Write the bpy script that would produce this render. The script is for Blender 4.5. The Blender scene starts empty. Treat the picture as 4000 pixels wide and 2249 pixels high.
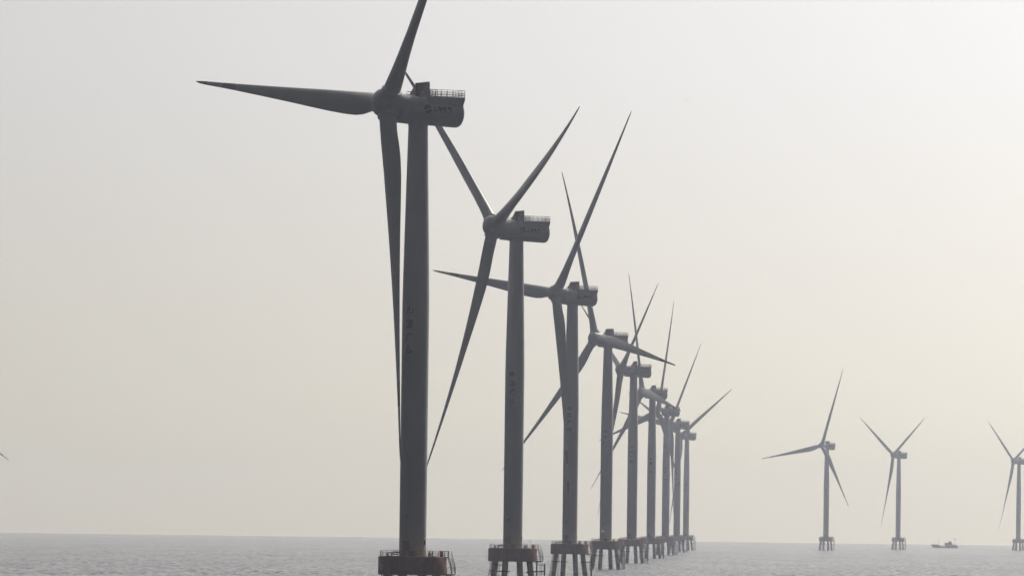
import bpy, bmesh, math, random
import numpy as np
from mathutils import Vector, Matrix
random.seed(7)
R = math.radians
scene = bpy.context.scene
col = scene.collection

# ------------------------------------------------------------------ camera
EARTH = 7.43e6            # effective earth radius (refraction included)
EYE = 16.4                # camera height above the sea, metres
FPX = 29000.0             # focal length in pixels of the 4000 px wide photograph
PITCH = math.atan((2104.5 - 61 - 1124.5) / FPX)
ROLL = R(0.73)
cam = bpy.data.cameras.new('camera'); camo = bpy.data.objects.new('camera', cam); col.objects.link(camo)
cam.sensor_width = 36; cam.sensor_fit = 'HORIZONTAL'; cam.lens = FPX / 4000 * 36
cam.clip_start = 1.0; cam.clip_end = 80000
fw = Vector((0, math.cos(PITCH), math.sin(PITCH))); r0 = Vector((1, 0, 0)); u0 = Vector((0, -math.sin(PITCH), math.cos(PITCH)))
cr = r0 * math.cos(ROLL) + u0 * math.sin(ROLL); cu = u0 * math.cos(ROLL) - r0 * math.sin(ROLL)
M = Matrix((cr, cu, -fw)).transposed().to_4x4(); M.translation = (0, 0, EYE)
camo.matrix_world = M
scene.camera = camo

# ------------------------------------------------------------------ world, sun, exposure
SUN_AZ, SUN_EL = R(36), R(40)      # azimuth to the right of the view direction (+Y)
w = bpy.data.worlds.new('World'); scene.world = w; w.use_nodes = True
nt = w.node_tree; nt.nodes.clear()
def N(t, **k):
    n = nt.nodes.new(t)
    for a, b in k.items(): setattr(n, a, b)
    return n
def mth(op, a, b=None, c=None, clamp=False):
    n = N('ShaderNodeMath', operation=op, use_clamp=clamp)
    for i, v in enumerate((a, b, c)):
        if v is None: continue
        if isinstance(v, (int, float)): n.inputs[i].default_value = v
        else: nt.links.new(v, n.inputs[i])
    return n.outputs[0]
tc = N('ShaderNodeTexCoord'); sep = N('ShaderNodeSeparateXYZ'); nt.links.new(tc.outputs['Generated'], sep.inputs[0])
X, Y, Z = sep.outputs
Zp = mth('MAXIMUM', Z, 0.0)
# brightness of the haze veil: grows towards the veiled sun at the upper right, dim behind the camera
SKY_L0, SKY_KX, SKY_KZ, SKY_MAX, SKY_BACK = 0.79, 2.6, 0.3, 1.35, 0.024
p = mth('ADD', mth('MULTIPLY', X, SKY_KX), mth('MULTIPLY_ADD', mth('MULTIPLY', Zp, Zp), 8.0, mth('MULTIPLY', Zp, SKY_KZ)))
L = mth('MINIMUM', mth('MULTIPLY', mth('EXPONENT', p), SKY_L0), SKY_MAX)
mr = N('ShaderNodeMapRange', interpolation_type='SMOOTHSTEP'); nt.links.new(Y, mr.inputs[0])
mr.inputs[1].default_value = 0.15; mr.inputs[2].default_value = 0.93; mr.inputs[3].default_value = SKY_BACK; mr.inputs[4].default_value = 1
L = mth('MULTIPLY', L, mr.outputs[0])
ramp = N('ShaderNodeValToRGB'); nt.links.new(mth('MULTIPLY', Zp, 10.0), ramp.inputs[0])
e = ramp.color_ramp.elements
e[0].position = 0.0; e[0].color = (1.0, 0.955, 0.76, 1)
e[1].position = 1.0; e[1].color = (1.0, 0.975, 0.955, 1)
m2 = ramp.color_ramp.elements.new(0.35); m2.color = (1.0, 0.963, 0.90, 1)
m2 = ramp.color_ramp.elements.new(0.62); m2.color = (1.0, 0.99, 0.99, 1)
vm = N('ShaderNodeVectorMath', operation='SCALE'); nt.links.new(ramp.outputs[0], vm.inputs[0]); nt.links.new(L, vm.inputs['Scale'])
bg1 = N('ShaderNodeBackground'); nt.links.new(vm.outputs[0], bg1.inputs[0]); bg1.inputs[1].default_value = 1.0
sky = N('ShaderNodeTexSky', sky_type='NISHITA'); sky.sun_disc = False
sky.sun_elevation = SUN_EL; sky.sun_rotation = SUN_AZ; sky.dust_density = 6; sky.air_density = 1.5; sky.altitude = 0
bg2 = N('ShaderNodeBackground'); nt.links.new(sky.outputs[0], bg2.inputs[0]); bg2.inputs[1].default_value = 0.05
mix = N('ShaderNodeMixShader'); mix.inputs[0].default_value = 0.03      # a little clear sky behind the veil
nt.links.new(bg1.outputs[0], mix.inputs[1]); nt.links.new(bg2.outputs[0], mix.inputs[2])
out = N('ShaderNodeOutputWorld'); nt.links.new(mix.outputs[0], out.inputs[0])
w.cycles.sampling_method = 'MANUAL'; w.cycles.sample_map_resolution = 1024

sun = bpy.data.lights.new('sun', 'SUN'); sun.energy = 2.4; sun.angle = R(3); sun.color = (1.0, 0.93, 0.84)
so = bpy.data.objects.new('sun', sun); col.objects.link(so)
sd = Vector((math.sin(SUN_AZ) * math.cos(SUN_EL), math.cos(SUN_AZ) * math.cos(SUN_EL), math.sin(SUN_EL)))
so.rotation_euler = sd.to_track_quat('Z', 'Y').to_euler(); so.location = (200, 200, 400)
scene.view_settings.view_transform = 'Standard'; scene.view_settings.look = 'None'
scene.view_settings.exposure = 0.0; scene.view_settings.gamma = 1.0
scene.render.engine = 'CYCLES'
scene.cycles.use_denoising = True
scene.cycles.max_bounces = 5; scene.cycles.volume_bounces = 2
scene.cycles.sample_clamp_indirect = 2.0
HAZE_DENSITY, HAZE_G = 0.78e-4, 0.87

# ------------------------------------------------------------------ helpers
def mat(name, base, rough=0.5, metal=0.0, var=0.12, scale=0.6, stretch=(1, 1, 1), bump=0.0, spec=0.5, extra=None):
    m = bpy.data.materials.new(name); m.use_nodes = True; t = m.node_tree
    b = t.nodes['Principled BSDF']; b.inputs['Roughness'].default_value = rough; b.inputs['Metallic'].default_value = metal
    b.inputs['Specular IOR Level'].default_value = spec
    c = t.nodes.new('ShaderNodeTexCoord'); mp = t.nodes.new('ShaderNodeMapping'); mp.inputs['Scale'].default_value = stretch
    n = t.nodes.new('ShaderNodeTexNoise'); n.inputs['Scale'].default_value = scale; n.inputs['Detail'].default_value = 6
    t.links.new(c.outputs['Object'], mp.inputs[0]); t.links.new(mp.outputs[0], n.inputs['Vector'])
    r = t.nodes.new('ShaderNodeValToRGB'); r.color_ramp.elements[0].position = 0.3; r.color_ramp.elements[1].position = 0.72
    r.color_ramp.elements[0].color = tuple(x * (1 - var) for x in base) + (1,)
    r.color_ramp.elements[1].color = tuple(min(1, x * (1 + var)) for x in base) + (1,)
    t.links.new(n.outputs['Fac'], r.inputs[0])
    colout = r.outputs[0]
    if extra: colout = extra(t, c, colout)
    t.links.new(colout, b.inputs['Base Color'])
    if bump:
        bp = t.nodes.new('ShaderNodeBump'); bp.inputs['Strength'].default_value = bump; bp.inputs['Distance'].default_value = 0.02
        t.links.new(n.outputs['Fac'], bp.inputs['Height']); t.links.new(bp.outputs[0], b.inputs['Normal'])
    return m
def zbands(bands, color):
    """paint bands across local z"""
    def f(t, c, base):
        s = t.nodes.new('ShaderNodeSeparateXYZ'); t.links.new(c.outputs['Object'], s.inputs[0])
        acc = None
        for lo, hi in bands:
            a = t.nodes.new('ShaderNodeMath'); a.operation = 'GREATER_THAN'; a.inputs[1].default_value = lo; t.links.new(s.outputs[2], a.inputs[0])
            b = t.nodes.new('ShaderNodeMath'); b.operation = 'LESS_THAN'; b.inputs[1].default_value = hi; t.links.new(s.outputs[2], b.inputs[0])
            m = t.nodes.new('ShaderNodeMath'); m.operation = 'MULTIPLY'; t.links.new(a.outputs[0], m.inputs[0]); t.links.new(b.outputs[0], m.inputs[1])
            if acc is None: acc = m.outputs[0]
            else:
                q = t.nodes.new('ShaderNodeMath'); q.operation = 'ADD'; t.links.new(acc, q.inputs[0]); t.links.new(m.outputs[0], q.inputs[1]); acc = q.outputs[0]
        mx = t.nodes.new('ShaderNodeMix'); mx.data_type = 'RGBA'; mx.inputs['B'].default_value = color + (1,)
        t.links.new(acc, mx.inputs['Factor']); t.links.new(base, mx.inputs['A'])
        return mx.outputs['Result']
    return f

PAINT = (0.46, 0.465, 0.50)
M_tower = mat('tower_paint', PAINT, 0.45, var=0.10, scale=0.5, stretch=(1, 1, 0.12))
M_nac = mat('nacelle_paint', PAINT, 0.4, var=0.08, scale=0.8)
M_blade = mat('blade_paint', PAINT, 0.4, var=0.05, scale=0.3, extra=zbands([(53.6, 58.0), (63.9, 70.0)], (0.11, 0.010, 0.008)))
M_cap = mat('cap_red_paint', (0.32, 0.075, 0.028), 0.55, var=0.3, scale=1.1, stretch=(1, 1, 0.5))
M_pile = mat('pile_paint', (0.28, 0.15, 0.045), 0.6, var=0.35, scale=0.9, stretch=(1, 1, 0.4), extra=zbands([(-10, 2.2)], (0.03, 0.03, 0.03)))
M_yel = mat('rail_yellow', (0.30, 0.22, 0.05), 0.5, var=0.2)
M_maroon = mat('rail_maroon', (0.10, 0.03, 0.025), 0.5, var=0.2)
M_dark = mat('dark_steel', (0.035, 0.035, 0.035), 0.5, var=0.3)
M_fender = mat('fender_paint', (0.10, 0.05, 0.03), 0.6, var=0.3, extra=zbands([(-10, 2.0)], (0.03, 0.03, 0.03)))
M_door = mat('door_paint', (0.22, 0.22, 0.24), 0.5, var=0.1)
M_ink = mat('dark_lettering', (0.012, 0.018, 0.035), 0.5, var=0.05)
M_blue = mat('emblem_blue', (0.005, 0.02, 0.06), 0.5, var=0.05)
M_green = mat('emblem_green', (0.01, 0.045, 0.035), 0.5, var=0.05)
M_pale = mat('pale_lettering', (0.75, 0.75, 0.78), 0.5, var=0.05)
M_white = mat('white_paint', (0.75, 0.76, 0.78), 0.5, var=0.1)
M_grill = mat('cooler_grille', (0.045, 0.015, 0.012), 0.6, var=0.3, scale=3)

class MB:
    def __init__(s): s.bm = bmesh.new()
    def box(s, x0, x1, y0, y1, z0, z1):
        v = [s.bm.verts.new(p) for p in ((x0,y0,z0),(x1,y0,z0),(x1,y1,z0),(x0,y1,z0),(x0,y0,z1),(x1,y0,z1),(x1,y1,z1),(x0,y1,z1))]
        for f in ((0,3,2,1),(4,5,6,7),(0,1,5,4),(1,2,6,5),(2,3,7,6),(3,0,4,7)): s.bm.faces.new([v[i] for i in f])
        return s
    def loft(s, rings, close=True, cap=True, smooth=True):
        rr = [[s.bm.verts.new(p) for p in ring] for ring in rings]
        n = len(rr[0])
        for a, b in zip(rr, rr[1:]):
            for i in range(n if close else n - 1):
                f = s.bm.faces.new((a[i], a[(i+1) % n], b[(i+1) % n], b[i])); f.smooth = smooth
        if cap:
            s.bm.faces.new(list(reversed(rr[0]))); s.bm.faces.new(rr[-1])
        return s
    def tube(s, pts, r, n=8, cap=True):
        pts = [Vector(p) for p in pts]; rings = []
        prev = None
        for i, p in enumerate(pts):
            d = (pts[min(i+1, len(pts)-1)] - pts[max(i-1, 0)]).normalized()
            if prev is None:
                a = d.orthogonal().normalized()
            else:
                a = (prev - d * prev.dot(d)).normalized()
            prev = a; b = d.cross(a)
            rad = r[i] if isinstance(r, (list, tuple)) else r
            rings.append([p + (a * math.cos(t) + b * math.sin(t)) * rad for t in [2*math.pi*k/n for k in range(n)]])
        return s.loft(rings, cap=cap)
    def lathe(s, prof, n=48, axis='z', c=(0, 0, 0), cap=True):
        rings = []
        for h, r in prof:
            ring = []
            for k in range(n):
                t = 2*math.pi*k/n; a, b = r*math.cos(t), r*math.sin(t)
                ring.append((c[0]+a, c[1]+b, c[2]+h) if axis == 'z' else (c[0]+h, c[1]+a, c[2]+b))
            rings.append(ring)
        return s.loft(rings, cap=cap)
    def prism(s, poly, d0, d1, plane='xz'):
        f0 = [s.bm.verts.new((p[0], d0, p[1])) for p in poly]; f1 = [s.bm.verts.new((p[0], d1, p[1])) for p in poly]
        s.bm.faces.new(f0); s.bm.faces.new(list(reversed(f1)))
        n = len(poly)
        for i in range(n): s.bm.faces.new((f0[i], f1[i], f1[(i+1) % n], f0[(i+1) % n]))
        return s
    def build(s, name, m, parent=None, loc=None, sharp=35):
        bmesh.ops.recalc_face_normals(s.bm, faces=s.bm.faces)
        for ed in s.bm.edges:
            if len(ed.link_faces) == 2 and ed.calc_face_angle(0) > R(sharp): ed.smooth = False
        me = bpy.data.meshes.new(name); s.bm.to_mesh(me); s.bm.free()
        o = bpy.data.objects.new(name, me)
        for mm in (m if isinstance(m, (list, tuple)) else [m]): me.materials.append(mm)
        col.objects.link(o); o.parent = parent
        if loc: o.location = loc
        return o
def tag(o, label=None, cat=None, group=None, kind=None):
    for k, v in (('label', label), ('category', cat), ('group', group), ('kind', kind)):
        if v: o[k] = v
    return o
def empty(name, loc=(0, 0, 0)):
    o = bpy.data.objects.new(name, None); o.location = loc; o.empty_display_size = 1; col.objects.link(o); return o

def text_mesh(body, size, name):
    """outline of a word as a flat mesh in x (right) / y (up), centred, made from the built-in font"""
    c = bpy.data.curves.new('tmp', 'FONT'); c.body = body; c.size = size; c.align_x = 'CENTER'; c.align_y = 'CENTER'; c.resolution_u = 3
    o = bpy.data.objects.new('tmp', c); col.objects.link(o)
    dg = bpy.context.evaluated_depsgraph_get(); me = bpy.data.meshes.new_from_object(o.evaluated_get(dg))
    bpy.data.objects.remove(o); bpy.data.curves.remove(c)
    return me
def add_text(bm, body, size, fn, height=None, width=None):
    """adds lettering to a bmesh, stretched to the wanted height/width; fn maps (x, y) to 3D"""
    me = text_mesh(body, size, 'tmp')
    tb = bmesh.new(); tb.from_mesh(me)
    for ax in (0, 1):                             # cut into small pieces so that the letters can bend round the steel
        lo = min(v.co[ax] for v in tb.verts); hi = max(v.co[ax] for v in tb.verts); q = lo + size * .12
        while q < hi:
            nrm = (1, 0, 0) if ax == 0 else (0, 1, 0)
            bmesh.ops.bisect_plane(tb, geom=tb.verts[:] + tb.edges[:] + tb.faces[:], plane_co=tuple(q * c for c in nrm), plane_no=nrm); q += size * .12
    tb.to_mesh(me); tb.free()
    co = [v.co.copy() for v in me.vertices]
    if not co: return
    x0, x1 = min(c.x for c in co), max(c.x for c in co); y0, y1 = min(c.y for c in co), max(c.y for c in co)
    sx = (width / (x1 - x0)) if width else 1; sy = (height / (y1 - y0)) if height else 1
    if height and not width: sx = sy
    vs = [bm.verts.new(fn((c.x - (x0+x1)/2) * sx, (c.y - (y0+y1)/2) * sy)) for c in co]
    for p in me.polygons:
        try: bm.faces.new([vs[i] for i in p.vertices])
        except ValueError: pass
    bpy.data.meshes.remove(me)

# ------------------------------------------------------------------ sea: one sheet, curved like the earth, real waves where they can be told apart
def build_sea():
    rng = np.random.default_rng(3)
    az = np.concatenate([np.linspace(-180, -8, 44)[:-1], np.linspace(-8, -4.9, 12)[:-1], np.linspace(-4.9, 4.9, 900), np.linspace(4.9, 8, 12)[1:], np.linspace(8, 180, 44)[1:-1]])
    rad = [2.0]
    while rad[-1] < 2150: rad.append(rad[-1] * 1.12 + 3)
    rad[-1] = 2150
    r = 2150.0
    while r < 5200: rad.append(r); r += 2.0 * (r / 2200) ** 1.8
    while r < 22000: rad.append(r); r *= 1.012
    rad.append(22000.0); rad = np.unique(np.array(rad))
    A, Rr = np.meshgrid(np.radians(az), rad)
    x = Rr * np.sin(A); y = Rr * np.cos(A); z = np.zeros_like(x)
    for k in range(46):
        lam = 3.4 * (1.042 ** k) if k < 36 else 3.5 + 5 * rng.random()
        th = rng.normal(math.radians(-55), 0.75)      # the wind blows from the left
        kx, ky = math.cos(th), math.sin(th)
        amp = 0.0125 * lam ** 0.4 * (0.5 + rng.random())
        ph = rng.random() * 6.283
        s = np.sin(2 * math.pi / lam * (kx * x + ky * y) + ph + 0.6 * np.sin(x / 37 + y / 61 + k))
        z += amp * s
    # waves run in sets: calmer and rougher patches
    patch = 1 + 0.2 * np.sin(x / 43 + 1.3 * np.sin(y / 260)) * np.sin(y / 190 + 0.8 * np.sin(x / 90))
    z = z * patch
    fade = np.clip((Rr - 2150) / 60, 0, 1) * np.clip((9000 - Rr) / 4000, 0, 1) * np.clip((7 - np.abs(np.degrees(A))) / 2, 0, 1)
    z = z * fade - Rr ** 2 / 2 / EARTH
    nr, na = x.shape
    co = np.stack([x, y, z], -1).reshape(-1, 3).astype(np.float32)
    co = np.concatenate([co, np.array([[0, 0, 0]], np.float32)])
    i = np.arange(nr - 1)[:, None] * na; j = np.arange(na)[None, :]; j2 = (j + 1) % na
    q = np.stack([i + j, i + j2, i + na + j2, i + na + j], -1).reshape(-1, 4)[:, ::-1]
    tri = np.stack([np.full(na, nr * na), np.arange(na), (np.arange(na) + 1) % na], -1)[:, ::-1]
    loops = np.concatenate([q.ravel(), tri.ravel()]).astype(np.int32)
    starts = np.concatenate([np.arange(len(q)) * 4, len(q) * 4 + np.arange(na) * 3]).astype(np.int32)
    me = bpy.data.meshes.new('sea')
    me.vertices.add(len(co)); me.vertices.foreach_set('co', co.ravel())
    me.loops.add(len(loops)); me.loops.foreach_set('vertex_index', loops)
    me.polygons.add(len(starts)); me.polygons.foreach_set('loop_start', starts)
    me.polygons.foreach_set('use_smooth', np.ones(len(starts), bool))
    me.update(calc_edges=True)
    o = bpy.data.objects.new('sea', me); col.objects.link(o)
    m = bpy.data.materials.new('sea_water'); m.use_nodes = True; t = m.node_tree; b = t.nodes['Principled BSDF']
    b.inputs['Base Color'].default_value = (0.012, 0.017, 0.026, 1); b.inputs['Roughness'].default_value = 0.22; b.inputs['IOR'].default_value = 1.333
    c = t.nodes.new('ShaderNodeTexCoord')
    def noise(sc, st, det):
        mp = t.nodes.new('ShaderNodeMapping'); mp.inputs['Scale'].default_value = st
        n = t.nodes.new('ShaderNodeTexNoise'); n.inputs['Scale'].default_value = sc; n.inputs['Detail'].default_value = det
        t.links.new(c.outputs['Object'], mp.inputs[0]); t.links.new(mp.outputs[0], n.inputs['Vector']); return n
    n1 = noise(0.5, (1, 0.6, 1), 4)
    bp = t.nodes.new('ShaderNodeBump'); bp.inputs['Strength'].default_value = 1.0; bp.inputs['Distance'].default_value = 2.6
    t.links.new(n1.outputs['Fac'], bp.inputs['Height']); t.links.new(bp.outputs[0], b.inputs['Normal'])
    n2 = noise(0.02, (1, 0.12, 1), 5)      # cat's paws: wind-roughened streaks
    mr = t.nodes.new('ShaderNodeMapRange'); mr.inputs[1].default_value = 0.35; mr.inputs[2].default_value = 0.65; mr.inputs[3].default_value = 0.16; mr.inputs[4].default_value = 0.20
    t.links.new(n2.outputs['Fac'], mr.inputs[0]); t.links.new(mr.outputs[0], b.inputs['Roughness'])
    n3 = noise(0.42, (1, 0.13, 1), 4)      # small wavelets: facets that catch less of the sky
    n4 = noise(0.05, (1, 0.10, 1), 3)
    ad = t.nodes.new('ShaderNodeMath'); ad.operation = 'MULTIPLY_ADD'; ad.inputs[1].default_value = 0.2
    t.links.new(n4.outputs['Fac'], ad.inputs[0]); t.links.new(n3.outputs['Fac'], ad.inputs[2])
    mr = t.nodes.new('ShaderNodeMapRange'); mr.inputs[1].default_value = 0.45; mr.inputs[2].default_value = 0.75; mr.inputs[3].default_value = 0.05; mr.inputs[4].default_value = 0.6
    t.links.new(ad.outputs[0], mr.inputs[0]); t.links.new(mr.outputs[0], b.inputs['Specular IOR Level'])
    me.materials.append(m)
    tag(o, 'calm grey sea under haze reaching to the horizon', None, None, 'structure')
build_sea()

# ------------------------------------------------------------------ wind turbine
DECK = 10.69              # top of the red foundation cap above the water
HUBZ = DECK + 76.15       # rotor axis height at the tower
TILT = R(6.0); CONE = 3.17; OVER = 5.99; ROT_R = 68.0

def interp(tab, r):
    xs = [a for a, _ in tab]; ys = [b for _, b in tab]
    return float(np.interp(r, xs, ys))
CHORD = [(1.9, 2.9), (3.5, 2.92), (5.8, 3.3), (8.5, 3.85), (11.4, 4.1), (15.5, 4.0), (21, 3.65), (29.4, 2.95), (35, 2.5), (42.7, 1.95), (53.7, 1.2), (58, .95), (63.9, .66), (66.5, .45), (67.6, .22), (68, .05)]
THICK = [(1.9, 1), (3.5, .99), (5.8, .78), (9, .52), (13, .38), (21, .29), (35, .23), (54, .19), (68, .17)]
TWIST = [(1.9, 15), (8, 15), (16, 13.5), (22, 9), (29, 4.5), (46, -3), (60, -5), (68, -6)]
def blade_mb(bend=1.5):
    b = MB(); rings = []
    rs = [1.9, 2.7, 3.5, 4.5, 5.8, 7, 8.5, 10, 11.4, 13.5, 15.5, 18, 21, 25, 29.4, 35, 39, 42.7, 48, 53.7, 58, 61, 63.9, 65.5, 66.5, 67.1, 67.6, 68]
    n = 32
    for r in rs:
        c, tk, tw = interp(CHORD, r), interp(THICK, r), R(interp(TWIST, r))
        k = max(0, min(1, (tk - 0.3) / 0.7)); k = k * k * (3 - 2 * k)          # 1 = round root, 0 = aerofoil
        ring = []
        for i in range(n):
            a = 2 * math.pi * i / n
            u = 0.5 - 0.5 * math.cos(a)            # 0 leading edge .. 1 trailing edge
            yt = 5 * tk * (0.2969 * math.sqrt(u) - 0.126 * u - 0.3516 * u**2 + 0.2843 * u**3 - 0.1036 * u**4)
            ya = math.copysign(yt, math.sin(a)) if abs(math.sin(a)) > 1e-6 else 0
            camber = 0.03 * 4 * u * (1 - u)
            ax, ay = (u - 0.33) * c, (ya + camber * (1 - k)) * c
            cx_, cy_ = (-0.5 * math.cos(a)) * c, 0.5 * math.sin(a) * c * tk
            px = ax * (1 - k) + cx_ * k; py = ay * (1 - k) + cy_ * k
            # chord: leading edge to -Y, turned upwind (-X) by the twist
            yy = px * math.cos(tw) - py * math.sin(tw) * -1
            xx = px * math.sin(tw) - py * math.cos(tw)
            ring.append((xx - bend * (r / ROT_R) ** 2, yy, r))
        rings.append(ring)
    b.loft(rings); return b

def ring_rail(b, rad, z0, h, a0, a1, post_every, pr=0.042, rails=(1.0, .66, .33, .06), seg=6):
    n = max(2, int(abs(a1 - a0) * rad / post_every))
    for k in range(n + 1):
        a = a0 + (a1 - a0) * k / n; b.tube([(rad*math.cos(a), rad*math.sin(a), z0), (rad*math.cos(a), rad*math.sin(a), z0 + h)], pr, 6)
    m = n * 3
    for f in rails:
        b.tube([(rad*math.cos(a0+(a1-a0)*k/m), rad*math.sin(a0+(a1-a0)*k/m), z0 + h*f) for k in range(m + 1)], pr * (0.9 if f > .1 else 1.6), 6)

def cyl_point(radius, ang0, zc):
    """map flat (x right, y up) onto an upright cylinder; ang0 = 0 faces -Y (the camera), positive to the right"""
    def f(x, y):
        a = ang0 + x / radius
        return (radius * math.sin(a), -radius * math.cos(a), zc + y)
    return f

def make_turbine():
    root = empty('wind_turbine')
    # --- tower
    t = MB(); prof = [(DECK - .05, 2.52), (DECK + .14, 2.52), (DECK + .15, 2.3)]
    for z in (8, 22, 34, 42.5, 47, 53, 61, 68, 73.9):
        rr = 2.3 if z <= 42.5 else 2.3 - (2.3 - 1.64) * ((z - 42.5) / 31.4) ** 1.15
        prof.append((DECK + z, rr))
    t.lathe(prof, 64)
    tower = t.build('tower', M_tower, root)
    d = MB()                                      # arched door with frame and step on the near left of the tower base
    a0 = R(-28)
    for (wd, z0, z1, rr, dp) in ((0.62, 0.35, 2.75, 2.29, .10),):
        rings = []
        for z in (z0, z1):
            rings.append([((rr+q)*math.sin(a0+s*wd/2.3), -(rr+q)*math.cos(a0+s*wd/2.3), DECK+z) for s, q in ((-1, -.05), (1, -.05), (1, dp), (-1, dp))])
        d.loft(rings, smooth=False)
    door = d.build('door', M_door, tower)
    d = MB(); f = cyl_point(2.32, R(-26), DECK + 6.7); d.tube([f(-.25, .2), f(.25, .2)], .09, 6); d.tube([f(0, .2), f(0, -.35)], .07, 6)
    d.tube([(2.32*math.sin(R(-26)), -2.32*math.cos(R(-26)), DECK+6.9), (2.7*math.sin(R(-26)), -2.7*math.cos(R(-26)), DECK+6.9)], .08, 6)
    d.build('lamp_bracket', M_dark, tower)
    d = MB(); d.tube([cyl_point(2.36, R(62), DECK+z)(0, 0) for z in (2.0, 2.9)], .12, 8); d.build('warning_light', M_yel, tower)
    s = MB()                                      # outside steps and boxes at the door
    for k in range(5): s.box(-2.35 + .12*k, -1.7 + .12*k, -3.35 + .1*k, -2.9 + .1*k, DECK + .02 + .18*k, DECK + .06 + .18*k)
    s.box(-2.6, -2.5, -3.4, -2.7, DECK + .02, DECK + 1.0); s.box(-.8, .5, -3.4, -2.75, DECK + .02, DECK + 1.05)
    s.build('door_steps', M_dark, root)
    # vertical lettering on the tower
    zc0 = DECK + 41.55
    for k, ch in enumerate('\u4e2d\u56fd\u5e7f\u6838'):
        b = MB()
        for q, (ox, oy) in enumerate(((-.03, -.03), (.03, .03), (.03, -.03))):     # three passes of paint make the stroke bold
            add_text(b.bm, ch, 1.3, lambda x, y, g=cyl_point(2.36 + .006 * q, 0, zc0 - 2.14 * k): g(x + ox, y + oy), height=1.30)
        b.build('painted_character', M_ink, tower)
    # --- nacelle (local frame: origin on the tower axis at rotor axis height, -X upwind)
    n = MB(); rings = []; NR = 2.5
    xs = [(-4.15, 2.2, 9), (-4.1, 2.42, 9), (-3.9, NR, 9), (-2.3, NR + .02, 9), (-2.28, NR + .07, 9), (-2.15, NR + .07, 9), (-2.13, NR, 2.5), (-1.0, NR, 2.3), (0.2, NR, 2.02), (.22, NR + .03, 2.02), (.35, NR + .03, 2.0), (.37, NR, 2.0),
          (3, NR, 1.95), (6.9, NR, 1.95), (7.35, NR - .06, 1.93), (7.62, NR - .22, 1.85), (7.8, NR - .5, 1.6), (7.95, NR - 1.0, 1.2), (8.02, .8, .7), (8.03, .05, .05)]
    for x, rr, zc in xs:
        ring = []
        for k in range(56):
            a = 2*math.pi*k/56; yy, zz = rr*math.sin(a), rr*math.cos(a)
            ring.append((x, yy, min(zz, zc) - (x + 4) * 0.042 - .12))
        rings.append(ring)
    n.loft(rings)
    nac = n.build('nacelle', M_nac, root, (0, 0, HUBZ), sharp=30)
    y = MB(); y.lathe([(-3.25, 1.655), (-3.0, 1.69), (-2.2, 1.9)], 48); y.build('yaw_collar', M_nac, nac)
    k = MB()                                      # roof deck box
    prof = [(.45, .3), (.45, 1.92), (7.75, 1.92), (7.72, 1.5), (7.52, .9), (7.3, .25), (6.5, .15)]
    k.prism(prof, -2.3, 2.3); k.build('roof_deck', M_nac, nac)
    r_ = MB(); z0, h = 1.92, 1.25                # railing with mesh infill
    x0, x1, yw = .95, 7.7, 2.25
    def fence(p, q, nb):
        p, q = Vector(p), Vector(q)
        for i in range(nb + 1):
            c = p.lerp(q, i / nb); r_.tube([c, c + Vector((0, 0, h))], .045, 6)
        for f in (1.0, .66, .33, .04): r_.tube([p + Vector((0, 0, h*f)), q + Vector((0, 0, h*f))], .035, 6)
        m = nb * 9
        for i in range(m + 1):
            c = p.lerp(q, i / m); r_.tube([c, c + Vector((0, 0, h * .66))], .010, 4)
    fence((x0, -yw, z0), (x1, -yw, z0), 6); fence((x0, yw, z0), (x1, yw, z0), 6); fence((x1, -yw, z0), (x1, yw, z0), 4); 
    for yy in (-.9, .9): fence((x0 + .8, yy, z0), (x0 + 2.2, yy, z0), 1)
    r_.build('roof_railing', M_maroon, nac)
    c = MB()                                      # cooler: dark upright grille between two triangular side plates
    for s in (-1, 1):
        c.prism([(-.85, 1.9), (.62, 4.35), (.86, 4.35), (.95, 1.7)], s*2.32, s*2.42)
    c.box(.78, .9, -2.32, 2.32, 1.7, 4.33); c.box(.5, .9, -2.42, 2.42, 4.355, 4.42)
    cool = c.build('cooler_frame', M_nac, nac)
    g = MB(); g.box(.62, .775, -2.315, 2.315, 1.7, 4.345)
    for i in range(9): g.box(.56, .618, -2.31 + i*.568, -2.23 + i*.568, 1.75, 4.34)
    g.build('cooler_grille', M_grill, cool)
    a = MB()
    a.tube([(.98, -1.6, 2.0), (1.0, -1.6, 3.8)], .035, 6); a.tube([(1.0, -1.95, 3.5), (1.0, -1.2, 3.5)], .03, 6); a.tube([(1.0, -1.95, 3.5), (1.15, -1.95, 4.0)], .025, 6)
    a.tube([(.98, -1.0, 2.0), (1.35, -1.1, 3.3), (1.35, -1.1, 3.7)], .03, 6); a.lathe([(3.65, .02), (3.7, .12), (3.8, .12), (3.85, .02)], 10, c=(1.0, -1.6, 0))
    a.tube([(.98, -1.0, 2.6), (1.0, -1.6, 2.8)], .03, 6)
    a.build('weather_mast', M_maroon, nac)
    a = MB()
    for yy in (-.7, .7): a.tube([(-1.9, yy, 2.2), (-1.9, yy, 2.75), (-1.1, yy, 2.7), (-1.1, yy, 2.0)], .04, 6)
    a.tube([(-1.9, -.7, 2.75), (-1.9, .7, 2.75)], .04, 6)
    a.build('hatch_rail', M_maroon, nac)
    # lettering and emblem on the side facing the camera (local -Y side)
    rs = NR + 0.075
    def side(x0c, z0c):
        def f(x, y, lift=0.0):
            xx = x0c + x; cz = -(xx + 4) * 0.042 - .12
            ang = math.asin(max(-1, min(1, z0c / rs))) + y / rs
            return (xx, -(rs + lift) * math.cos(ang), (rs + lift) * math.sin(ang) + cz)
        return f
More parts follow.
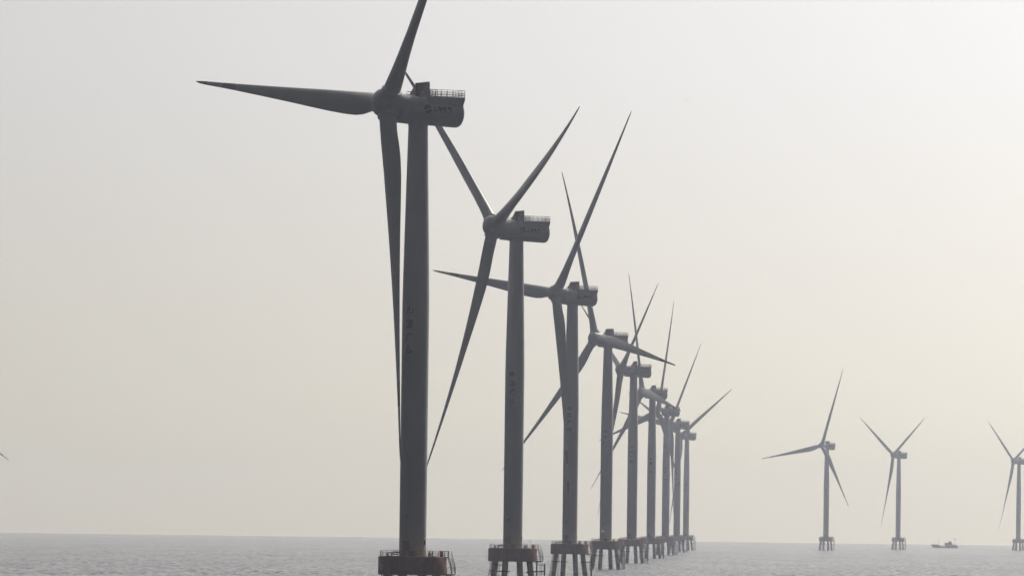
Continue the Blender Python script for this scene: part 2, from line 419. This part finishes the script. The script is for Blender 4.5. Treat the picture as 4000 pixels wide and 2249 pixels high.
    for k, ch in enumerate('\u4e0a\u6d77\u7535\u6c14'):
        b = MB()
        for q, (ox, oy) in enumerate(((-.02, -.02), (.02, .02), (.02, -.02))):
            add_text(b.bm, ch, 0.9, lambda x, y, g=side(1.87 + .93 * k, 0.30): g(x + ox, y + oy, .006 * q), height=0.80, width=0.80)
        b.build('painted_character', M_ink, nac)
    for word, xc in (('SHANGHAI', 2.38), ('ELECTRIC', 4.21)):
        b = MB(); add_text(b.bm, word, 0.3, side(xc, -0.30), height=0.20, width=1.68); b.build('small_lettering', M_ink, nac)
    # round emblem: blue upper left, green lower right, with a pale wave cut through
    def patch(poly, m, name, lift, f):
        b = MB(); b.bm.faces.new([b.bm.verts.new(f(px, py, lift)) for px, py in poly]); return b.build(name, m, emb if name != 'emblem' else nac)
    f = side(0.55, 0.10); rr = .76; NN = 40
    wave = [(-rr*1.0, -.16), (-.45, -.30), (-.1, -.22), (.12, .05), (.5, .12), (rr*1.0, .02)]
    def wv(x): return float(np.interp(x, [q[0] for q in wave], [q[1] for q in wave]))
    def half(sign, gap):
        pts = []
        xs_ = [rr * .985 * math.cos(math.pi * i / NN) for i in range(NN + 1)]
        b = MB(); prev = None
        for x in xs_:
            ye = sign * math.sqrt(max(0, rr*rr - x*x)); yi = wv(x) + sign * gap
            if sign * (ye - yi) < 0.005: prev = None; continue
            cur = [b.bm.verts.new(f(x, yi + (ye-yi)*j/4)) for j in range(5)]
            if prev:
                for j in range(4): b.bm.faces.new((prev[j], cur[j], cur[j+1], prev[j+1]))
            prev = cur
        return b
    emb = half(1, .075).build('emblem', M_blue, nac)
    half(-1, .075).build('emblem_half', M_green, emb)
    # --- hub and blades
    h = MB(); prof = [(1.95, 2.1), (1.95, 2.38), (1.2, 2.4), (0, 2.42), (-1.1, 2.38)]
    for i in range(1, 11):
        a = i / 10 * math.pi / 2; prof.append((-1.1 - 1.55 * math.sin(a), max(.02, 2.38 * math.cos(a))))
    h.lathe(prof, 64, axis='x')
    hub = h.build('hub', M_nac, root)
    blb = blade_mb()
    blade = blb.build('blade', M_blade, hub, sharp=60)
    cl = MB(); cl.lathe([(1.2, 1.62), (2.3, 1.62), (2.32, 1.72), (2.40, 1.76), (2.68, 1.76), (2.74, 1.7), (2.76, 1.45)], 48, cap=False); collar = cl.build('blade_collar', M_nac, hub)
    for i in (1, 2):
        for src in (blade, collar):
            o = src.copy(); col.objects.link(o); o.parent = hub
    # --- foundation
    c = MB(); c.lathe([(DECK - 3.1, 5.6), (DECK - 3.08, 5.8), (DECK - 3.0, 5.83), (DECK - .12, 5.83), (DECK - .02, 5.78), (DECK, 5.6)], 96)
    cap = c.build('foundation_cap', M_cap, root)
    b = MB(); add_text(b.bm, '6', 2, cyl_point(5.85, R(-64), DECK - 1.42), height=1.75, width=1.15); b.build('numeral', M_pale, cap)
    b = MB(); ring_rail(b, 5.5, DECK, 1.0, R(-20), R(200), 1.35); ring_rail(b, 5.5, DECK, 1.0, R(200), R(325), 1.35)
    # deck extension to the stair head on the right
    for (p, q) in (((5.17, -1.9), (6.15, -1.9)), ((5.17, 1.8), (6.15, 1.8)), ((6.15, -1.0), (6.15, 1.8))):
        p3, q3 = Vector((p[0], p[1], DECK)), Vector((q[0], q[1], DECK)); L_ = (q3 - p3).length; nb = max(1, round(L_ / .7))
        for i in range(nb + 1): c0 = p3.lerp(q3, i / nb); b.tube([c0, c0 + Vector((0, 0, 1.0))], .042, 6)
        for f_ in (1.0, .66, .33): b.tube([p3 + Vector((0, 0, f_)), q3 + Vector((0, 0, f_))], .038, 6)
    b.box(5.4, 6.2, -1.95, 1.85, DECK - .13, DECK + .01)
    b.build('deck_railing', M_yel, cap)
    # gate posts and cabinets standing on the deck, right of the tower
    for (x, y_, w_, hh) in ((2.9, -2.6, .12, .95), (3.4, -3.2, .1, 1.0), (4.75, -.6, .13, 1.0), (5.0, .9, .13, .95), (2.9, 1.2, .3, .6)):
        b = MB(); b.box(x - w_, x + w_, y_ - w_, y_ + w_, DECK + .005, DECK + hh); b.build('deck_post' if w_ < .15 else 'deck_cabinet', M_yel, root)
    # davit crane folded down left of the tower
    b = MB(); b.lathe([(DECK - .02, .2), (DECK + .5, .2), (DECK + .55, .15), (DECK + .62, .12)], 12, c=(-4.2, -1.2, 0))
    b.tube([(-4.2, -1.2, DECK + .5), (-4.0, -1.2, DECK + .72), (-3.3, -1.25, DECK + .40)], .085, 8)
    b.tube([(-3.3, -1.25, DECK + .40), (-2.75, -1.25, DECK + .42), (-1.95, -1.3, DECK + .92)], .075, 8)
    b.tube([(-3.9, -1.25, DECK + .7), (-3.2, -1.3, DECK + .62), (-2.7, -1.3, DECK + .78), (-2.2, -1.3, DECK + .74)], .055, 8)
    b.tube([(-3.55, -2.0, DECK), (-3.5, -2.0, DECK + .5), (-3.2, -2.0, DECK + .78), (-2.8, -2.0, DECK + .8), (-2.3, -2.0, DECK + .62), (-1.7, -1.9, DECK + .58)], .085, 8)
    b.build('davit_crane', M_dark, root)
    # stair and lower landing
    b = MB(); ns = 15
    for i in range(ns):
        f_ = i / (ns - 1); xx = 5.98 + .75 * f_; yy = 1.3 - 2.6 * f_; zz = DECK - .12 - 2.55 * f_
        b.box(xx, xx + .62, yy - .13, yy + .13, zz - .02, zz + .02)
    for off in (0, .62):
        b.tube([(5.98 + off, 1.45, DECK - .05), (6.73 + off, -1.45, DECK - 2.8)], .055, 6)
        b.tube([(5.98 + off, 1.45, DECK + .95), (6.73 + off, -1.45, DECK - 1.8)], .05, 6); b.tube([(5.98 + off, 1.45, DECK + .5), (6.73 + off, -1.45, DECK - 2.3)], .035, 6)
        for i in range(4): f_ = i / 3; b.tube([(5.98 + off + .75*f_, 1.45 - 2.9*f_, DECK - .05 - 2.75*f_), (5.98 + off + .75*f_, 1.45 - 2.9*f_, DECK + .95 - 2.75*f_)], .025, 6)
    b.build('stair', M_yel, root)
    b = MB(); zL = DECK - 2.85
    b.box(5.3, 7.3, -3.0, -1.3, zL - .12, zL); b.tube([(4.6, -2.2, zL - .5), (7.0, -2.2, zL - .14)], .06, 6); b.tube([(4.6, -2.2, zL - .16), (7.2, -2.2, zL - .16)], .08, 6)
    for p in ((5.9, -3.0), (6.6, -3.0), (7.27, -3.0), (7.27, -2.2), (7.27, -1.35)): b.tube([(p[0], p[1], zL), (p[0], p[1], zL + 1.05)], .045, 6)
    for f_ in (1.05, .7, .35): b.tube([(5.9, -3.0, zL + f_), (7.27, -3.0, zL + f_), (7.27, -1.35, zL + f_)], .04, 6)
    b.tube([(6.0, -2.3, zL - .1), (6.0, -2.3, zL - .95)], .03, 6); b.tube([(6.6, -2.3, zL - .1), (6.6, -2.3, zL - .95)], .03, 6)
    b.box(5.6, 6.9, -2.75, -2.05, zL - 1.02, zL - .94); b.box(5.2, 6.7, -2.4, -2.3, zL - .52, zL - .48)
    b.build('lower_landing', M_dark, root)
    # piles
    for i in range(8):
        a = R(22.5 + 45 * i); b = MB(); dx, dy = math.cos(a), math.sin(a)
        b.tube([(dx*4.38, dy*4.38, DECK - 3.05), (dx*(4.38 + .14*7.6), dy*(4.38 + .14*7.6), -.0), (dx*(4.38 + .14*11), dy*(4.38 + .14*11), -3.4)], .73, 24)
        b.build('pile', M_pile, root)
    # horizontal braces and clamps between the piles (front left pair, front right to the boat landing)
    zB = DECK - 3.1 - 2.3
    def one(name, m, pts, r, n=8): b = MB(); b.tube(pts, r, n); b.build(name, m, root)
    one('pile_brace', M_dark, [(-5.45, -1.6, zB + .1), (-4.4, -2.6, zB), (-.55, -4.9, zB - .03)], .14)
    one('pile_brace', M_dark, [(-4.0, -2.4, zB + 1.45), (-1.9, -3.9, zB + 1.45)], .09)
    one('pile_brace', M_dark, [(3.3, -2.6, zB - .3), (4.4, -2.1, zB - .1), (7.7, -1.2, zB + .12)], .14)
    for i in (4, 5, 7):
        a = R(22.5 + 45 * i); rr = 4.38 + .14 * 2.3; b = MB()
        b.lathe([(zB - .16, .80), (zB + .16, .80)], 24, c=(rr*math.cos(a), rr*math.sin(a), 0)); b.build('pile_clamp', M_dark, root)
    for off in (0, .28): one('cable_tube', M_pile, [(-5.15 + off, -.8, DECK - 3.05), (-6.45 + off, -1.0, -1.0)], .07)
    for z in (2.3, 5.3): xx = -5.15 - (DECK - 3.05 - z) * .15; one('tube_bracket', M_dark, [(xx - .1, -.85, z), (xx + .9, -1.3, z)], .06)
    b = MB()                                      # ladder between the left piles
    for xx in (-3.35, -2.95): b.tube([(xx, -2.8, DECK - 3.1), (xx - .12, -2.9, DECK - 3.1 - 2.3), (xx - .5, -3.1, -.6)], .05, 6)
    for i in range(22): z = DECK - 3.3 - .33*i; q = (DECK - 3.1 - z) * .058; b.tube([(-3.35 - q, -2.85, z), (-2.95 - q, -2.85, z)], .022, 4)
    b.build('ladder', M_pile, root)
    # boat landing: two fender tubes with a ladder between; its own frame so it can be turned
    zt = DECK - 3.1 - .45; fx = 6.75
    b = MB()
    for yy in (-1.1, 1.1): b.tube([(0, yy, zt + (.3 if yy > 0 else 0)), (0, yy, -2.5)], .19, 14)
    b.tube([(-.05, -1.1, zB + .05), (-.05, 1.1, zB + .05)], .12, 8); b.tube([(-.05, -1.1, zt - .3), (-.05, .5, zt - .3)], .08, 8); b.tube([(-.05, -1.1, 1.2), (-.05, 1.1, 1.2)], .1, 8)
    land = b.build('boat_landing', M_fender, root, (fx, -1.0, 0))
    b = MB()
    for yy in (-.28, .28): b.tube([(.1, yy, zt + .3), (.1, yy, -1.5)], .05, 6)
    for i in range(20): b.tube([(.1, -.28, zt - .33*i), (.1, .28, zt - .33*i)], .025, 4)
    b.build('landing_ladder', M_dark, land)
    return root

def copy_tree(o, parent=None):
    c = o.copy(); col.objects.link(c); c.parent = parent
    for ch in list(o.children): copy_tree(ch, c)
    return c
BLADES = {}
def place(root, d, az, beta, th, bend, land_rot=0.0, letter=-14.0, spin=None):
    root.location = (d * math.sin(az), d * math.cos(az), -d * d / 2 / EARTH)
    kids = list(root.children)
    byname = lambda p: [k for k in kids if k.name.split('.')[0] == p]
    beta = R(beta)
    byname('nacelle')[0].rotation_euler = (0, 0, beta)
    hub = byname('hub')[0]
    Mh = Matrix.Rotation(beta, 4, 'Z') @ Matrix.Rotation(TILT, 4, 'Y')
    off = Mh @ Vector((-OVER, 0, 0))
    hub.matrix_basis = Matrix.Translation(Vector((0, 0, HUBZ)) + off) @ Mh @ Matrix.Rotation(R(th), 4, 'X')
    i = {'blade': 0, 'blade_collar': 0}
    for k in hub.children:
        nm = k.name.split('.')[0]
        if nm in i:
            cone = -R(CONE)
            if nm == 'blade':              # blades flex more or less with the wind load on each rotor
                if bend not in BLADES:
                    q = blade_mb(bend).build('blade', M_blade, None, sharp=60); BLADES[bend] = q.data; bpy.data.objects.remove(q)
                k.data = BLADES[bend]
            k.matrix_basis = Matrix.Rotation(i[nm] * 2 * math.pi / 3, 4, 'X') @ Matrix.Rotation(cone, 4, 'Y'); i[nm] += 1
    byname('boat_landing')[0].rotation_euler = (0, 0, R(land_rot))
    for k in byname('tower')[0].children:
        if k.name.split('.')[0] == 'painted_character': k.rotation_euler = (0, 0, R(letter))

ROW = 'wind turbines of the row receding to the right'
FAR = 'wind turbines standing far off on the right'
TURB = [
 ((1261.6, -0.01293, 27.8, 35.31, 0.89), 0, -26, 'nearest and tallest wind turbine, almost black, one blade cut by the top edge', ROW),
 ((1773.4, 0.00053, 23.42, 68.54, 4.68), 58, -14, 'dark wind turbine second in the row, two blades raised in a wide V', ROW),
 ((2281.8, 0.00819, 31.52, 36.84, 1.13), 4, -14, 'third wind turbine of the row, one blade pointing left behind the second tower', ROW),
 ((2818.9, 0.01304, 33.55, 100.33, 3.85), 20, -18, 'fourth wind turbine of the row, a blade pointing right across its own nacelle', ROW),
 ((3361.3, 0.01654, 16.2, 56.75, 0.7), 35, -14, 'fifth wind turbine of the row, grey, one blade steeply up right behind the fourth rotor', ROW),
 ((3918.6, 0.01911, 22.17, 99.7, 1.53), 10, -14, 'sixth wind turbine of the row, blue grey, a blade dipping right over its own nacelle', ROW),
 ((4505.1, 0.02107, 25.97, 13.89, 1.6), 25, -14, 'seventh wind turbine of the row, a blade nearly straight up', ROW),
 ((5077.3, 0.02259, 27.07, 36.95, 0.79), 15, -14, 'eighth wind turbine of the row, pale, between the seventh and the last tower', ROW),
 ((5676.1, 0.02382, 41.36, 59.03, 1.49), 30, -14, 'last and palest wind turbine of the receding row, a blade reaching up right past it', ROW),
 ((6216.7, 0.04266, 41.64, 19.82, 1.43), 5, -14, 'leftmost of the three faint wind turbines on the right, one blade pointing left', FAR),
 ((6865.7, 0.05234, 27.9, 60.47, 1.69), 10, -14, 'faint wind turbine with rotor like a Y, nearest the fishing boat', FAR),
 ((7274.5, 0.06847, 22.46, 64.98, 1.4), 0, -14, 'faint wind turbine cut by the right edge of the photo', FAR),
]
proto = make_turbine()
turbs = []
for i, (prm, lr, let, label, grp) in enumerate(TURB):
    o = proto if i == 0 else copy_tree(proto)
    turbs.append(o)
for o, (prm, lr, let, label, grp) in zip(turbs, TURB):
    tag(o, label, 'wind turbine', grp); place(o, *prm, land_rot=lr, letter=let)
# turbine outside the left edge: only a blade tip reaches into the picture
def pix(px, py, d):
    """world point at distance d seen at photo pixel (px, py)"""
    U, V = (px - 2000) / FPX, (1124.5 - py) / FPX
    v = fw + cr * U + cu * V
    return Vector((0, 0, EYE)) + v * (d / v.y)
o = copy_tree(proto); dd = 6100.0
tag(o, 'wind turbine mostly outside the left edge, only one thin blade tip in view', 'wind turbine')
place(o, dd, -0.0717, 40, 110, 1.49)
# twin white lights on the fourth tower
b = MB()
for xx in (-.35, .35): b.lathe([(0, .02), (.03, .13), (.2, .13), (.23, .02)], 10, c=(xx - 1.0, -2.16, DECK + 3.75))
tw4 = [k for k in turbs[3].children if k.name.startswith('tower')][0]
ML = bpy.data.materials.new('lit_lamp'); ML.use_nodes = True; bs = ML.node_tree.nodes['Principled BSDF']
bs.inputs['Base Color'].default_value = (.8, .8, .8, 1); bs.inputs['Emission Color'].default_value = (1, 1, 1, 1); bs.inputs['Emission Strength'].default_value = 1.2
b.build('tower_light', ML, tw4)

# only the first turbine shows the pale numeral
for t_ in turbs[1:] + [o]:
    for k in t_.children:
        for g in list(k.children):
            if g.name.split('.')[0] == 'numeral': bpy.data.objects.remove(g)

# ------------------------------------------------------------------ fishing boat
def fishing_boat():
    d = 8250.0; c = pix(3690, 2139, d); root = empty('fishing_boat', (c.x, c.y, -d*d/2/EARTH))
    tag(root, 'small fishing boat with raised bow and aft wheelhouse near the horizon', 'boat')
    h = MB(); rings = []       # hull, bow to -X
    for x, hw, dk, keel in ((-14.6, .08, 4.4, 2.9), (-13.2, .9, 4.15, .9), (-11.2, 2.0, 3.95, -.6), (-8, 2.9, 3.7, -1.2), (-6.0, 3.1, 3.4, -1.4), (-5.4, 3.1, 2.2, -1.4), (0, 3.2, 2.0, -1.4), (8, 3.1, 2.2, -1.4), (13.5, 2.8, 2.7, -1.0), (14.6, 2.5, 2.8, -.2)):
        rings.append([(x, -hw, dk), (x, -hw*.96, dk*.4), (x, -hw*.55, keel*.6), (x, 0, keel), (x, hw*.55, keel*.6), (x, hw*.96, dk*.4), (x, hw, dk)])
    h.loft(rings, smooth=False); hull = h.build('hull', mat('boat_hull', (.42, .5, .55), .5), root)
    wm = M_white
    b = MB(); b.box(.2, 8.2, -2.2, 2.2, 1.9, 5.9); b.box(.0, 8.5, -2.4, 2.4, 5.92, 6.1); wh = b.build('wheelhouse', wm, root)
    b = MB()
    for i in range(6): b.box(.6 + i*1.25, 1.5 + i*1.25, -2.24, -2.19, 4.6, 5.4)
    b.build('windows', M_dark, wh)
    b = MB(); b.box(8.25, 12.6, -2.1, 2.1, 2.1, 4.0); b.build('deckhouse', wm, root)
    b = MB(); b.box(4.4, 6.6, -.8, .8, 6.12, 7.6); b.box(6.9, 7.7, -.35, .35, 6.12, 7.2); b.build('funnel', M_dark, root)
    b = MB(); b.tube([(-6.6, 0, 3.3), (-6.6, 0, 9.0)], .13, 8); b.tube([(-6.6, 0, 8.2), (-9.9, 0, 5.4)], .05, 6); b.tube([(-7.4, 0, 9.0), (-5.4, 0, 9.0)], .14, 8); b.build('foremast', M_dark, root)
    b = MB(); b.tube([(5.5, 0, 7.6), (5.5, 0, 9.5)], .09, 8); b.tube([(12.2, 0, 4.0), (10.8, 0, 11.2)], .07, 8); b.tube([(9.3, -1, 4.0), (10.6, -1, 6.0), (13.8, -1, 4.8)], .1, 6); b.build('aft_mast', M_dark, root)
    b = MB(); b.loft([[(10.7 + k*.35, .1*math.sin(k*1.3), 11.1 - k*.32), (10.7 + k*.35, .1*math.sin(k*1.3) + .03, 11.1 - k*.32), (10.6 + k*.35, .1*math.sin(k*1.3) + .03, 9.9 - k*.2), (10.6 + k*.35, .1*math.sin(k*1.3), 9.9 - k*.2)] for k in range(6)])
    b.build('flag', mat('flag_red', (.35, .05, .04), .7), root)
    b = MB()
    for yy in (-2.75, 2.75):
        for f_ in (3.3, 3.75): b.tube([(8.6, yy, f_), (13.6, yy, f_ + .3)], .04, 6)
        for k in range(5): b.tube([(8.6 + k*1.2, yy, 2.2), (8.6 + k*1.2, yy, 3.8 + .07*k)], .04, 6)
    b.build('stern_rail', M_white, root)
fishing_boat()

# ------------------------------------------------------------------ navigation buoy and a bird
def buoy():
    d = 8400.0; c = pix(2073, 2117, d); root = empty('navigation_buoy', (c.x, c.y, -d*d/2/EARTH))
    tag(root, 'tiny navigation buoy on the horizon between the second and third turbine', 'buoy')
    b = MB(); b.lathe([(-.4, .9), (0, 1.15), (.55, 1.15), (.7, .9)], 24); b.build('float', mat('buoy_float', (.12, .11, .08), .5), root)
    b = MB()
    for k in range(4):
        a = R(45 + 90*k); b.tube([(.8*math.cos(a), .8*math.sin(a), .6), (.3*math.cos(a), .3*math.sin(a), 3.0)], .08, 6)
    b.lathe([(1.9, .62), (2.0, .62)], 12); b.build('lattice_tower', M_dark, root)
    b = MB(); b.lathe([(3.0, .45), (3.2, .5), (3.7, .42), (3.95, .05)], 14); b.build('lantern', M_dark, root)
buoy()
def bird():
    d = 2200.0; c = pix(2685, 394, d); b = MB()
    b.lathe([(-.30, .01), (-.22, .05), (-.05, .085), (.12, .07), (.22, .045), (.30, .04), (.36, .01)], 10, axis='x')
    for s in (-1, 1):
        b.loft([[(.10 - q*.12, s*yy, zz), (.10 - q*.12 - ch*.5, s*yy, zz + .015), (.10 - q*.12 - ch, s*yy, zz), (.10 - q*.12 - ch*.5, s*yy, zz - .01)] for q, yy, zz, ch in ((0, .04, .02, .22), (0, .3, .12, .2), (.6, .52, .10, .13), (1.6, .72, .02, .03))])
    b.prism([(-.28, 0), (-.5, .03), (-.5, -.0)], -.07, .07)
    o = b.build('bird', mat('feathers', (.25, .24, .23), .8), None, tuple(c)); o.rotation_euler = (R(10), R(-12), R(55))
    tag(o, 'tiny seabird gliding high in the empty sky right of the turbines', 'bird')
bird()

# ------------------------------------------------------------------ haze: one closed box of even density round everything
b = MB(); b.box(-23500, 23500, -23500, 23500, -36.5, 172); hz = b.build('haze', [], None)
hm = bpy.data.materials.new('haze_air'); hm.use_nodes = True; t = hm.node_tree; t.nodes.clear()
pv = t.nodes.new('ShaderNodeVolumePrincipled'); oo = t.nodes.new('ShaderNodeOutputMaterial'); t.links.new(pv.outputs[0], oo.inputs['Volume'])
pv.inputs['Color'].default_value = (0.79, 0.85, 1.0, 1); pv.inputs['Density'].default_value = HAZE_DENSITY
pv.inputs['Anisotropy'].default_value = HAZE_G; pv.inputs['Absorption Color'].default_value = (1, 1, 1, 1)
hz.data.materials.append(hm)
tag(hz, 'pale sea haze filling the air over the water', None, None, 'stuff')
